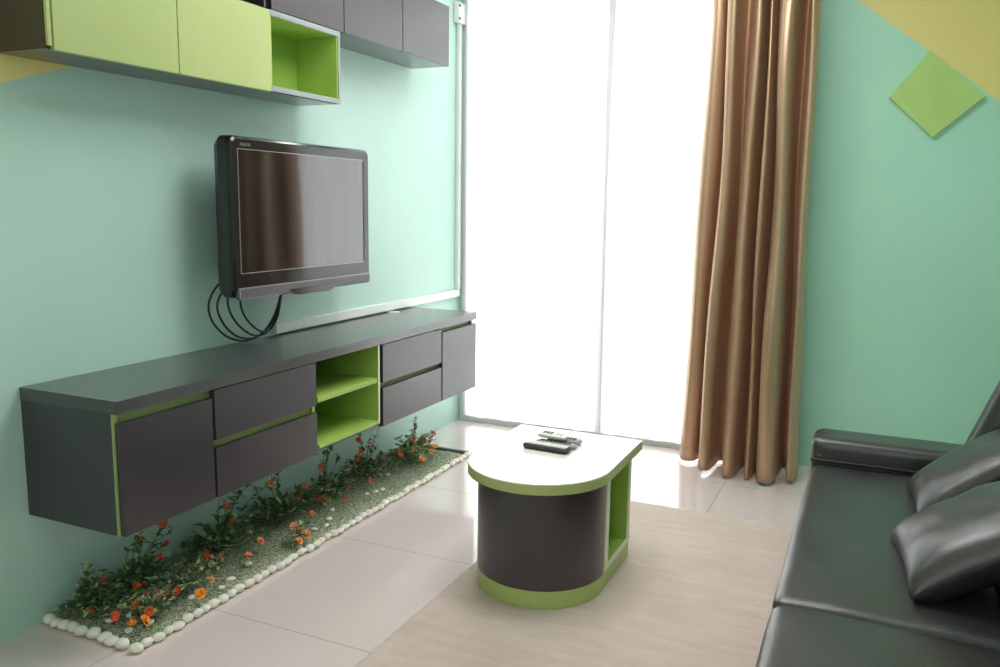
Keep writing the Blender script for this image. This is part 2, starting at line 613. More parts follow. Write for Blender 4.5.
for a_, b_ in ((Z0, Z0 + 0.018), (Z1 - 0.02, Z1)):
    obj('niche_edge', B(DU - 0.0035, DU, 2.478, 2.887, a_, b_), M['grey_edge'], lc)

uc = thing('wall_cabinet', (W, 3.16, 1.976), 'wall cabinet with three dark grey doors at the top of the wall nearest the window', 'cabinet')
ZU0, ZU1 = 1.976, 2.262
obj('carcass', B(W, DU - 0.022, 2.470, 3.828, ZU0, ZU1), M['dark_top'], uc)
for a, b in ((2.486, 2.928), (2.933, 3.383), (3.388, 3.828)):
    obj('door', B(DU - 0.021, DU, a, b, ZU0 - 0.001, ZU1 + 0.001), M['dark'], uc, bevel=0.001)
# open black recess that carries on over the lime doors
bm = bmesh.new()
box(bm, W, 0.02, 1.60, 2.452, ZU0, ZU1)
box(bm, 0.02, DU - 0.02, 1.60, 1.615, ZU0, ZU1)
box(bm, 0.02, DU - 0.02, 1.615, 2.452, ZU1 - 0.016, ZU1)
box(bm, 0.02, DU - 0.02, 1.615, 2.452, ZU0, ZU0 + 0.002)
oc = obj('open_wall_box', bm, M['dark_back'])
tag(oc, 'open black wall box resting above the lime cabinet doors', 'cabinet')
bm = B(W, DU - 0.006, 2.453, 2.464, ZU0, ZU1)
obj('divider', bm, M['dark'], uc)

# ------------------------------------------------------------------ television
TX0, TX1 = 0.125, 0.205
ty0, ty1, tz0, tz1 = 2.262, 3.122, 0.952, 1.522
tv = thing('television', (0.0, (ty0 + ty1) / 2, tz0), 'black flat television mounted on the aqua wall above the console', 'television')


def rrect(y0, y1, z0, z1, r, n=6):
    pts = []
    for cy, cz, a0 in ((y1 - r, z1 - r, 0), (y0 + r, z1 - r, 90), (y0 + r, z0 + r, 180), (y1 - r, z0 + r, 270)):
        for i in range(n + 1):
            a = math.radians(a0 + 90 * i / n)
            pts.append((cy + r * math.cos(a), cz + r * math.sin(a)))
    return pts


def loft_x(bm, secs):
    rings = [[bm.verts.new((x, a, b)) for a, b in pts] for x, pts in secs]
    for a, b in zip(rings, rings[1:]):
        n = len(a)
        for i in range(n):
            bm.faces.new((a[i], a[(i + 1) % n], b[(i + 1) % n], b[i]))
    bm.faces.new(rings[0][::-1])
    bm.faces.new(rings[-1])


bm = bmesh.new()
loft_x(bm, [(0.085, rrect(ty0 + 0.10, ty1 - 0.10, tz0 + 0.10, tz1 - 0.10, .03)),
            (0.105, rrect(ty0 + 0.05, ty1 - 0.05, tz0 + 0.05, tz1 - 0.05, .03)),
            (0.125, rrect(ty0 + 0.012, ty1 - 0.012, tz0 + 0.012, tz1 - 0.012, .03)),
            (0.150, rrect(ty0, ty1, tz0, tz1, .028)),
            (0.190, rrect(ty0 + 0.001, ty1 - 0.001, tz0 + 0.001, tz1 - 0.001, .028)),
            (0.201, rrect(ty0 + 0.005, ty1 - 0.005, tz0 + 0.005, tz1 - 0.005, .026)),
            (0.206, rrect(ty0 + 0.013, ty1 - 0.013, tz0 + 0.013, tz1 - 0.013, .022))])
obj('housing', bm, M['black_gloss'], tv, smooth=False, bevel=0.0)
sy0, sy1, sz0, sz1 = 2.300, 3.066, 1.042, 1.474
sc_ = obj('screen', B(0.2062, 0.2075, sy0, sy1, sz0, sz1), M['screen'], tv)
bm = bmesh.new()
w = 0.0026
box(bm, 0.2062, 0.2082, sy0 - w, sy1 + w, sz1, sz1 + w)
box(bm, 0.2062, 0.2082, sy0 - w, sy1 + w, sz0 - w, sz0)
box(bm, 0.2062, 0.2082, sy0 - w, sy0, sz0, sz1)
obj('screen_trim', bm, M['silver'], tv)
obj('screen_edge', B(0.2062, 0.2085, sy1, sy1 + 0.008, sz0 + 0.005, sz1 - 0.004), M['black_matt'], tv)
bm = bmesh.new()
loft_x(bm, [(0.200, rrect(ty0 + 0.014, ty1 - 0.014, tz0 - 0.004, tz0 + 0.038, .010, 3)),
            (0.2095, rrect(ty0 + 0.014, ty1 - 0.014, tz0 - 0.004, tz0 + 0.038, .010, 3)),
            (0.2135, rrect(ty0 + 0.018, ty1 - 0.018, tz0, tz0 + 0.034, .008, 3))])
spk = obj('speaker_bar', bm, M['grey_bar'], tv)
bm = bmesh.new()
box(bm, 0.2110, 0.2142, ty0 + 0.018, ty1 - 0.03, tz0 + 0.034, tz0 + 0.0385)
obj('bar_trim', bm, M['silver'], spk)
bm = bmesh.new()
box(bm, 0.2110, 0.2142, ty0 + 0.020, ty0 + 0.24, tz0 - 0.004, tz0)
box(bm, 0.2110, 0.2142, ty0 + 0.018, ty0 + 0.022, tz0, tz0 + 0.034)
obj('bar_trim', bm, M['silver'], spk)
bm = bmesh.new()                                         # scooped lip with controls below the bar
prof = [(2.55, tz0 + 0.012), (2.60, tz0 - 0.012), (2.80, tz0 - 0.014), (2.87, tz0 + 0.004), (2.87, tz0 + 0.012)]
lo = [bm.verts.new((0.190, a, b)) for a, b in prof]
hi = [bm.verts.new((0.2165, a, b)) for a, b in prof]
bm.faces.new(lo[::-1])
bm.faces.new(hi)
for i in range(len(prof)):
    j = (i + 1) % len(prof)
    bm.faces.new((lo[i], lo[j], hi[j], hi[i]))
obj('control_lip', bm, M['black_gloss'], tv)
bm = bmesh.new()
box(bm, 0.001, 0.012, 2.54, 2.86, 1.12, 1.40)
box(bm, 0.012, 0.088, 2.60, 2.64, 1.16, 1.36)
box(bm, 0.012, 0.088, 2.76, 2.80, 1.16, 1.36)
obj('wall_bracket', bm, M['black_matt'], tv)
# brand lettering, top left of the bezel
fc = bpy.data.curves.new('brand_lettering', 'FONT')
fc.body = 'AQUOS'
fc.size = 0.0145
fc.extrude = 0.0004
fc.space_character = 1.08
fo = bpy.data.objects.new('tmp_text', fc)
C.objects.link(fo)
bpy.context.view_layer.update()
me = bpy.data.meshes.new_from_object(fo)
bpy.data.objects.remove(fo)
to = bpy.data.objects.new('brand_lettering', me)
me.materials.append(M['silver'])
C.objects.link(to)
to.parent = tv
me.transform(Matrix(((0, 0, 1, 0), (1, 0, 0, 0), (0, 1, 0, 0), (0, 0, 0, 1))))
to.location = Vector((0.2068, 2.312, 1.487)) - tv.location

# cables hanging in loops below the television
loops = [[(0.07, 2.40, 1.02), (0.05, 2.345, 0.985), (0.045, 2.305, 0.925), (0.05, 2.312, 0.86), (0.055, 2.375, 0.795), (0.06, 2.47, 0.764), (0.05, 2.58, 0.778), (0.045, 2.655, 0.83), (0.05, 2.69, 0.90), (0.07, 2.70, 1.0)],
         [(0.075, 2.41, 1.02), (0.06, 2.365, 0.97), (0.055, 2.335, 0.91), (0.06, 2.362, 0.84), (0.065, 2.43, 0.785), (0.07, 2.52, 0.770), (0.06, 2.61, 0.80), (0.055, 2.67, 0.86), (0.06, 2.692, 0.93), (0.08, 2.70, 1.0)],
         [(0.08, 2.42, 1.02), (0.07, 2.378, 0.95), (0.07, 2.385, 0.885), (0.075, 2.43, 0.825), (0.08, 2.50, 0.782), (0.08, 2.575, 0.785), (0.07, 2.64, 0.835), (0.07, 2.672, 0.90), (0.085, 2.68, 1.0)],
         [(0.085, 2.46, 1.0), (0.085, 2.425, 0.93), (0.085, 2.445, 0.865), (0.09, 2.50, 0.81), (0.09, 2.56, 0.790), (0.085, 2.62, 0.82), (0.08, 2.655, 0.88), (0.09, 2.662, 0.99)]]
labs = ['black television cable, outermost of the loops drooping left to the console', 'black television cable, second loop in from the outermost',
        'black television cable, third loop in from the outermost', 'black television cable, innermost of the hanging loops']
for pts, lb in zip(loops, labs):
    bm = bmesh.new()
    tube(bm, spline(pts, 54), 0.0042, 8)
    tag(obj('cable', bm, M['cable'], smooth=True), lb, 'cable', 'cables looped under the television')

# white cable trunking on the wall
tk = thing('cable_trunking', (0.001, 4.33, 0.76), 'white plastic cable trunking running along the console back and up the corner', 'cable trunking')
obj('vertical_duct', B(0.001, 0.022, 4.318, 4.352, 0.798, 2.289), M['white_plastic'], tk, bevel=0.002)
obj('horizontal_duct', B(0.001, 0.020, 2.705, 4.352, 0.757, 0.797), M['white_plastic'], tk, bevel=0.002)
jb = obj('junction_box', B(0.001, 0.036, 4.285, 4.366, 2.290, 2.400), M['white_plastic'], tk, bevel=0.004)
for zz in (2.312, 2.380):
    bm = bmesh.new()
    tube(bm, [(0.034, 4.292, zz), (0.040, 4.292, zz)], 0.008, 12)
    obj('screw', bm, M['screw'], jb)

# ------------------------------------------------------------------ diamond on the wall
dq = [(2.392, 2.012), (2.238, 1.815), (2.433, 1.628), (2.628, 1.803)]
bm = bmesh.new()
f0 = [bm.verts.new((x, YW - 0.028, z)) for x, z in dq]
b0 = [bm.verts.new((x, YW - 0.001, z)) for x, z in dq]
bm.faces.new(f0)
bm.faces.new(b0[::-1])
for i in range(4):
    j = (i + 1) % 4
    bm.faces.new((f0[i], b0[i], b0[j], f0[j]))
o = obj('wall_panel', bm, M['diamond'], bevel=0.001)
tag(o, 'green square panel set as a diamond on the wall where yellow meets aqua', 'wall panel')

# ------------------------------------------------------------------ rug
bm = bmesh.new()
RX0, RX1, RY0, RY1 = 1.000, 2.62, 1.05, 3.475
nx, ny = 90, 220
g = []
for i in range(nx + 1):
    row = []
    for j in range(ny + 1):
        x = RX0 + (RX1 - RX0) * i / nx
        y = RY0 + (RY1 - RY0) * j / ny
        if i in (0, nx):
            x += 0.014 * noise.noise(Vector((y * 22, i, 2)))
        if j in (0, ny):
            y += 0.006 * noise.noise(Vector((x * 14, j, 7)))
        e = min(i, nx - i, j, ny - j)
        z = (0.003 if e == 0 else 0.0068) + 0.0012 * noise.noise(Vector((x * 9, y * 30, 0))) + (0.0006 * noise.noise(Vector((x * 60, y * 60, 3))) if e else 0)
        row.append(bm.verts.new((x, y, max(0.0015, z))))
    g.append(row)
for i in range(nx):
    for j in range(ny):
        bm.faces.new((g[i][j], g[i + 1][j], g[i + 1][j + 1], g[i][j + 1]))
o = obj('rug', bm, M['rug'], smooth=True)
tag(o, 'thin beige rug on the tiles under the coffee table and sofa', 'rug')
RZ = 0.0085

# ------------------------------------------------------------------ coffee table
def ushape(cx, cy, r, yend, n=40):
    return [(cx + r * math.cos(a), cy + r * math.sin(a)) for a in (PI + PI * i / n for i in range(n + 1))] + [(cx + r, yend), (cx - r, yend)]


ct = thing('coffee_table', (1.25, 2.62, RZ), 'round-fronted coffee table with white top, dark drum body and green plinth', 'coffee table')
bm = bmesh.new()
prism(bm, ushape(1.259, 2.556, 0.246, 2.966), 0.430, 0.434)
obj('table_top', bm, M['white_gloss'], ct)
bm = bmesh.new()
prism(bm, ushape(1.259, 2.556, 0.247, 2.967), 0.399, 0.4299)
obj('top_edging', bm, M['olive'], ct)
bm = bmesh.new()
prism(bm, ushape(1.270, 2.555, 0.219, 2.880), RZ, 0.068)
obj('plinth', bm, M['plinth'], ct)
# body: curved dark skin round the front and left, niche open to the right
cx, cy, ro, ri = 1.270, 2.557, 0.222, 0.210
bm = bmesh.new()
n = 40
arc_o = [(cx + ro * math.cos(a), cy + ro * math.sin(a)) for a in (PI + PI * i / n for i in range(n + 1))]
arc_i = [(cx + ri * math.cos(a), cy + ri * math.sin(a)) for a in (PI + PI * i / n for i in range(n + 1))]
outline = [(cx - ro, 2.87)] + arc_o
inner = [(cx - ri, 2.87)] + arc_i
lo = [bm.verts.new((x, y, 0.0685)) for x, y in outline]
hi = [bm.verts.new((x, y, 0.3985)) for x, y in outline]
lo2 = [bm.verts.new((x, y, 0.0685)) for x, y in inner]
hi2 = [bm.verts.new((x, y, 0.3985)) for x, y in inner]
for i in range(len(outline) - 1):
    bm.faces.new((lo[i], lo[i + 1], hi[i + 1], hi[i]))
    bm.faces.new((lo2[i], hi2[i], hi2[i + 1], lo2[i + 1]))
    bm.faces.new((hi[i], hi[i + 1], hi2[i + 1], hi2[i]))
    bm.faces.new((lo[i], lo2[i], lo2[i + 1], lo[i + 1]))
for a in (0, -1):
    bm.faces.new((lo[a], hi[a], hi2[a], lo2[a]))
o = obj('drum_body', bm, M['dark'], ct)
for p in o.data.polygons:
    p.use_smooth = abs(p.normal.z) < 0.5
em = o.modifiers.new('es', 'EDGE_SPLIT')
em.split_angle = math.radians(35)
bm = bmesh.new()
box(bm, cx - 0.208, cx + 0.212, 2.598, 2.612, 0.0695, 0.398)        # near panel of the niche
box(bm, cx - 0.208, cx + 0.218, 2.850, 2.866, 0.0695, 0.398)        # far panel
box(bm, cx - 0.010, cx + 0.000, 2.612, 2.850, 0.0695, 0.398)        # back of the niche
obj('niche', bm, M['green'], ct)
obj('niche_floor', B(cx + 0.0005, cx + 0.218, 2.6125, 2.8495, 0.0695, 0.084), M['green'], ct)
bm = bmesh.new()
box(bm, cx + 0.2125, cx + 0.2235, 2.575, 2.612, 0.0695, 0.398)
box(bm, cx + 0.2185, cx + 0.2225, 2.850, 2.868, 0.0695, 0.398)
box(bm, cx + 0.2185, cx + 0.2225, 2.6125, 2.8495, 0.0695, 0.090)
obj('niche_edge', bm, M['lime_edge'], ct)
obj('end_panel', B(cx - 0.219, cx + 0.220, 2.871, 2.884, 0.0695, 0.398), M['green'], ct)

# remotes on the table
TZ = 0.4345
M['rem_dark'] = plain('remote_dark', srgb(44, 44, 46), 0.4)
M['rem_face'] = plain('remote_face', srgb(204, 206, 204), 0.35, 0.03, 20)
M['rem_grey'] = plain('remote_grey', srgb(150, 150, 144), 0.4)
M['rem_white'] = plain('remote_white', srgb(236, 236, 232), 0.35)
M['btn_dark'] = plain('button_dark', srgb(60, 60, 64), 0.5)
M['btn_light'] = plain('button_light', srgb(244, 244, 240), 0.5)
M['lcd'] = plain('remote_lcd', srgb(150, 160, 150), 0.2)


def remote(loc, ang, L, Wd, H, label, body, face, btn, cols, rows, z=TZ, lcd=False, cat='remote control'):
    """a handset lying face up: bevelled shell, face plate, rows of buttons"""
    r = thing('remote_control', (loc[0], loc[1], z), label, cat, 'remote controls on the coffee table')
    r.rotation_euler = (0, 0, ang)
    def local(nm, bm, mm, **kw):
        bmesh.ops.translate(bm, verts=bm.verts, vec=root_world(r))
        return obj(nm, bm, mm, r, **kw)
    bm = bmesh.new()
    pts = []
    for s, xx in ((-1, -L / 2), (1, L / 2)):
        pass
    ou = rrect(-L / 2, L / 2, -Wd / 2, Wd / 2, Wd * 0.22, 4)
    inn = rrect(-L / 2 + .006, L / 2 - .006, -Wd / 2 + .006, Wd / 2 - .006, Wd * 0.2, 4)
    secs = [(0.0, inn), (H * 0.35, ou), (H * 0.8, ou), (H, inn)]
    rings = [[bm.verts.new((a, b, zz)) for a, b in p] for zz, p in secs]
    for p, q_ in zip(rings, rings[1:]):
        for i in range(len(p)):
            j = (i + 1) % len(p)
            bm.faces.new((p[i], p[j], q_[j], q_[i]))
    bm.faces.new(rings[0][::-1])
    bm.faces.new(rings[-1])
    local('shell', bm, body)
    bm = bmesh.new()
    prism(bm, rrect(-L / 2 + .008, L / 2 - .008, -Wd / 2 + .008, Wd / 2 - .008, Wd * 0.15, 3), H + 0.0001, H + 0.0012)
    local('face_plate', bm, face)
    x0 = -L / 2 + 0.016
    x1 = L / 2 - 0.016
    if lcd:
        bm = B(0.012, L / 2 - 0.014, -Wd / 2 + 0.012, Wd / 2 - 0.012, H + 0.0013, H + 0.0022)
        local('display', bm, M['lcd'])
        x1 = 0.004
    for i in range(rows):
        for j in range(cols):
            bx = x0 + (x1 - x0) * (i + 0.5) / rows
            by = (-0.5 + (j + 0.5) / cols) * (Wd - 0.022)
            bw, bh = (x1 - x0) / rows * 0.33, (Wd - 0.022) / cols * 0.33
            local('button', B(bx - bw, bx + bw, by - bh, by + bh, H + 0.0013, H + 0.0034), btn)
    return r


remote((1.232, 2.684), -0.06, 0.174, 0.050, 0.020, 'chunky black remote with silver button face, nearest the round table edge', M['rem_dark'], M['rem_face'], M['btn_light'], 3, 8)
remote((1.245, 2.742), -0.05, 0.155, 0.038, 0.016, 'slim dark grey remote lying just behind the black one', M['rem_grey'], M['rem_grey'], M['btn_dark'], 3, 7)
remote((1.222, 2.770), -0.10, 0.112, 0.046, 0.016, 'short white remote with a small display, lying across the two grey ones', M['rem_white'], M['rem_white'], M['btn_dark'], 2, 3, z=TZ + 0.0215, lcd=True)
remote((1.258, 2.800), -0.03, 0.125, 0.046, 0.018, 'plain grey remote farthest back, partly under the white one', M['rem_grey'], M['rem_grey'], M['btn_dark'], 3, 6)

# ------------------------------------------------------------------ sofa
def pad(bm, x0, x1, y0, y1, z0, z1, r, fn=None, nx=18, ny=18):
    """upholstered block: rounded edges with a slightly crowned top; fn(x,y,z,top)->offset"""
    def rr(t, lo, hi):
        return lo + (hi - lo) * t
    # superellipsoid-like rounded box from a cube sphere grid
    start = len(bm.verts)
    bmesh.ops.create_cube(bm, size=2.0)
    bm.verts.ensure_lookup_table()
    es = list({e for v in bm.verts[start:] for e in v.link_edges})
    bmesh.ops.subdivide_edges(bm, edges=es, cuts=nx, use_grid_fill=True)
    bm.verts.ensure_lookup_table()
    hx, hy, hz = (x1 - x0) / 2, (y1 - y0) / 2, (z1 - z0) / 2
    c = Vector(((x0 + x1) / 2, (y0 + y1) / 2, (z0 + z1) / 2))
    for v in bm.verts[start:]:
        u = v.co.copy()
        # denser sampling near the borders
        q = Vector([math.copysign(1 - (1 - abs(a)) ** 1.5, a) for a in u])
        p = Vector((q.x * hx, q.y * hy, q.z * hz))
        core = Vector((max(-(hx - r), min(hx - r, p.x)), max(-(hy - r), min(hy - r, p.y)), max(-(hz - r), min(hz - r, p.z))))
        d = p - core
        if d.length > 1e-9:
            m_ = max(abs(d.x), abs(d.y), abs(d.z))
            p = core + d.normalized() * m_
        w_ = c + p
        if fn:
            w_ = fn(w_)
        v.co = w_


sf = thing('sofa', (2.48, 2.1, RZ), 'black leather sofa with padded seat and low arm along the right side', 'sofa')
SX0, SX1 = 2.092, 2.59
bm = bmesh.new()
pad(bm, SX0 + 0.02, 2.90, 0.86, 3.27, 0.075, 0.255, 0.02, nx=8)
obj('base', bm, M['leather'], sf, smooth=True)


def seat_fn(x0, x1, y0, y1, crown):
    def f(w):
        u = (w.x - x0) / (x1 - x0)
        v = (w.y - y0) / (y1 - y0)
        if w.z > 0.34:
            w.z += crown * (1 - (2 * u - 1) ** 2) * (1 - (2 * v - 1) ** 4)
            w.z += 0.004 * noise.noise(Vector((w.x * 6, w.y * 5, 1)))
        w.x += 0.003 * noise.noise(Vector((w.y * 6, w.z * 6, 4)))
        return w
    return f


bm = bmesh.new()
pad(bm, SX0, SX1, 1.9255, 3.106, 0.26, 0.398, 0.029, seat_fn(SX0, SX1, 1.926, 3.106, 0.008), nx=26)
obj('seat_cushion', bm, M['leather'], sf, smooth=True)
bm = bmesh.new()
pad(bm, SX0 + 0.002, SX1, 0.88, 1.9235, 0.26, 0.400, 0.029, seat_fn(SX0, SX1, 0.88, 1.922, 0.008), nx=26)
obj('seat_cushion', bm, M['leather'], sf, smooth=True)
bm = bmesh.new()
pad(bm, 2.085, 2.640, 3.112, 3.30, 0.26, 0.485, 0.034, nx=16)
arm = obj('arm', bm, M['leather'], sf, smooth=True)
# piping where the arm meets the seat
bm = bmesh.new()
tube(bm, spline([(2.088, 3.112, 0.405), (2.25, 3.106, 0.408), (2.36, 3.106, 0.408), (2.48, 3.112, 0.405)], 20), 0.006, 8)
obj('piping', bm, M['black_matt'], arm, smooth=True)
# leaning backrest in two panels
lean = 0.36


def back_fn(w):
    w.x += (w.z - 0.40) * lean
    return w


def backrest(nm, x0, y0, y1, zb):
    bm = bmesh.new()
    pad(bm, x0, 2.70, y0, y1, zb, 0.90, 0.045, back_fn, nx=18)
    return obj(nm, bm, M['leather'], sf, smooth=True)


backrest('backrest', 2.600, 1.926, 2.990, 0.262)
backrest('backrest', 2.600, 0.88, 1.9235, 0.262)
backrest('backrest_wing', 2.512, 2.992, 3.109, 0.4095)
for xx in (2.16, 2.78):
    for yy in (0.95, 3.18):
        bm = bmesh.new()
        tube(bm, [(xx, yy, RZ), (xx, yy, 0.076)], 0.022, 14, 0.028)
        obj('leg', bm, M['black_matt'], sf, smooth=True)


def cushion(name, centre, ux, uy, half_u, half_v, thick, label, seed):
    """square scatter cushion: ux = across (up the back), uy = along the sofa"""
    ux = Vector(ux).normalized()
    uy = Vector(uy)
    uy = (uy - ux * uy.dot(ux)).normalized()
    nz = ux.cross(uy)
    if nz.z < 0:
        nz = -nz
    bm = bmesh.new()
    n = 28
    top, bot = [], []
    for i in range(n + 1):
        rt, rb = [], []
        for j in range(n + 1):
            a = -1 + 2 * i / n
            b = -1 + 2 * j / n
            # concave sides pull in between the corners
            pa = a * (1 - 0.07 * (1 - b * b))
            pb = b * (1 - 0.07 * (1 - a * a))
            h = (max(0, 1 - a ** 4) * max(0, 1 - b ** 4)) ** 0.55
            wr = noise.noise(Vector((a * 2.3 + seed, b * 2.3, seed * 2))) * 0.13 + noise.noise(Vector((a * 5 + seed, b * 5, 3))) * 0.03
            ht = thick * h * (0.5 + 0.28 * wr)
            hb = thick * h * (0.5 - 0.1 * wr)
            base = Vector(centre) + ux * (pa * half_u) + uy * (pb * half_v)
            rt.append(bm.verts.new(base + nz * ht))
            edge = i in (0, n) or j in (0, n)
            rb.append(rt[-1] if edge else bm.verts.new(base - nz * hb))
        top.append(rt)
        bot.append(rb)
    for i in range(n):
        for j in range(n):
            bm.faces.new((top[i][j], top[i + 1][j], top[i + 1][j + 1], top[i][j + 1]))
            q4 = (bot[i][j], bot[i][j + 1], bot[i + 1][j + 1], bot[i + 1][j])
            if len(set(q4)) == 4:
                try:
                    bm.faces.new(q4)
                except ValueError:
                    pass
    zmin = min(v.co.z for v in bm.verts)
    r = obj(name, bm, M['leather'], smooth=True, sub=1)
    tag(r, label, 'cushion', 'black scatter cushions on the sofa')
    return r


cushion('cushion', (2.518, 2.245, 0.508), (0.27, 0.03, 0.17), (-0.03, 1, 0.02), 0.185, 0.205, 0.150,
        'black leather scatter cushion nearest the camera, leaning on the sofa back', 3.1)
cushion('cushion', (2.553, 2.785, 0.515), (0.25, 0.02, 0.20), (-0.02, 1, 0), 0.190, 0.19, 0.120,
        'black leather scatter cushion farther away, behind the other and nearer the arm', 8.4)

# ------------------------------------------------------------------ planted gravel bed
BX, BY0, BY1 = 0.372, 1.632, 3.742
bm = bmesh.new()
nx, ny = 30, 150
g = []
for i in range(nx + 1):
    row = []
    for j in range(ny + 1):
        x = 0.004 + (BX - 0.004) * i / nx
        y = BY0 + (BY1 - BY0) * j / ny
        e = min(i, nx - i, j, ny - j)
        z = 0.003 if e == 0 else 0.014 + 0.005 * noise.noise(Vector((x * 12, y * 12, 0))) + 0.002 * noise.noise(Vector((x * 70, y * 70, 0)))
        row.append(bm.verts.new((x, y, z)))
    g.append(row)
for i in range(nx):
    for j in range(ny):
        bm.faces.new((g[i][j], g[i + 1][j], g[i + 1][j + 1], g[i][j + 1]))
o = obj('gravel', bm, M['gravel'], smooth=True)
tag(o, 'strip of fine grey green gravel on the floor under the media console', 'gravel', kind='stuff')
o = obj('edging_strip', B(0.02, 0.40, 3.752, 3.776, 0.0, 0.016), M['edging'], bevel=0.003)
tag(o, 'thin dark edging strip closing the far end of the gravel bed', 'edging')

# border pebbles: one of each shape, then copies
protos = []
for s in range(5):
    bm = bmesh.new()
    bmesh.ops.create_icosphere(bm, subdivisions=3, radius=1.0)
    for v in bm.verts:
        n_ = 1 + 0.16 * noise.noise(v.co * 1.1 + Vector((s * 5, 0, 0))) + 0.05 * noise.noise(v.co * 2.5 + Vector((s * 9, 2, 0)))
        v.co *= n_
        v.co.z *= 0.92
    zmin = min(v.co.z for v in bm.verts)
    for v in bm.verts:
        v.co.z -= zmin
    me = bpy.data.meshes.new('pebble')
    bm.to_mesh(me)
    bm.free()
    me.materials.append(M['pebble'])
    for p in me.polygons:
        p.use_smooth = True
    protos.append(me)


def pebble(x, y, a, sx, sy, sz, label, group='white border pebbles'):
    o = bpy.data.objects.new('pebble', random.choice(protos))
    C.objects.link(o)
    o.location = (x, y, 0.0005 if x > BX or y < BY0 else 0.013)
    o.rotation_euler = (0, 0, a)
    o.scale = (sx, sy, sz)
    tag(o, label, 'pebble', group)
    return o


y = BY0 + 0.012
while y < BY1 + 0.01:
    L = random.uniform(0.017, 0.023)
    pebble(0.395 + random.uniform(-0.004, 0.006), y, random.uniform(-0.35, 0.35), random.uniform(0.014, 0.019), L, random.uniform(0.012, 0.016),
           'smooth white pebble in the long border row facing the floor tiles')
    y += L * 1.98
x = 0.022
while x < 0.365:
    L = random.uniform(0.017, 0.024)
    pebble(x, 1.606 + random.uniform(-0.004, 0.004), random.uniform(-0.3, 0.3), L, random.uniform(0.018, 0.023), random.uniform(0.014, 0.018),
           'smooth white pebble in the short border row at the near end of the bed', 'white pebbles of the near end row')
    x += L * 1.98
pebble(0.392, 1.606, 0.5, 0.021, 0.017, 0.015, 'white pebble at the outer corner where the short and long border rows meet')
for x, y in ((0.08, 1.69), (0.10, 1.70), (0.20, 1.68), (0.23, 1.73), (0.30, 1.66), (0.32, 1.72), (0.31, 1.90), (0.345, 2.0), (0.33, 2.06), (0.30, 2.18), (0.20, 1.86), (0.31, 2.55), (0.33, 2.60),
             (0.30, 2.66), (0.27, 2.98), (0.29, 3.02), (0.30, 3.06), (0.25, 2.75), (0.21, 3.25), (0.15, 1.76)):
    s = random.uniform(0.009, 0.014)
    pebble(x, y, random.uniform(0, 3), s, s * random.uniform(1, 1.5), s * 0.7, 'small white stone lying loose on the gravel among the plants', 'loose white stones on the gravel')

# flowers, leaves, plants
def add_leaf(bm, p, d, L, wd, up=Vector((0, 0, 1)), m=0):
    d = d.normalized()
    s = d.cross(up)
    s = s.normalized() if s.length > 1e-4 else Vector((1, 0, 0))
    n = s.cross(d)
    droop = -0.18 * L
    pts = [(0, 0, 0), (.3, .5, .06), (.65, .42, .03), (1, 0, -.10), (.65, -.42, .03), (.3, -.5, .06), (.35, 0, 0), (.7, 0, -.02)]
    v = [bm.verts.new(p + d * (a * L) + s * (b * wd) + n * (c * L)) for a, b, c in pts]
    for f in ((0, 1, 6), (1, 2, 7, 6), (2, 3, 7), (0, 6, 5), (6, 7, 4, 5), (7, 3, 4)):
        fc = bm.faces.new([v[i] for i in f])
        fc.material_index = m


def flower_mesh(seed, R=0.019):
    rnd = random.Random(seed)
    bm = bmesh.new()
    for ring, (npet, tilt, sc) in enumerate(((6, 0.35, 1.0), (5, 0.9, 0.72))):
        for k_ in range(npet):
            a = 2 * PI * k_ / npet + ring * 0.5 + rnd.uniform(-.12, .12)
            d = Vector((math.cos(a), math.sin(a), 0))
            s = Vector((-math.sin(a), math.cos(a), 0))
            t = tilt + rnd.uniform(-.15, .15)
            v = []
            for u, w_ in ((0.05, 0), (.4, .34), (.8, .40), (1.0, .16), (1.0, -.16), (.8, -.40), (.4, -.34)):
                rr = u * R * sc
                v.append(bm.verts.new(d * (rr * math.cos(t)) + s * (w_ * R * sc) + Vector((0, 0, rr * math.sin(t) + ring * 0.002 + 0.12 * R * abs(w_)))))
            bm.faces.new(v)
    st = len(bm.verts)
    bmesh.ops.create_icosphere(bm, subdivisions=1, radius=R * 0.22, matrix=Matrix.Translation((0, 0, R * 0.25)))
    bm.verts.ensure_lookup_table()
    for f in bm.faces:
        if all(v.index >= 0 for v in f.verts) and len(f.verts) == 3:
            f.material_index = 1
    me = bpy.data.meshes.new('flower')
    bm.to_mesh(me)
    bm.free()
    return me


FM = {}
for cname in ('red', 'salmon', 'orange'):
    FM[cname] = []
    for s in range(3):
        me = flower_mesh(s + 3)
        me.materials.append(M[cname])
        me.materials.append(M['pollen'])
        FM[cname].append(me)


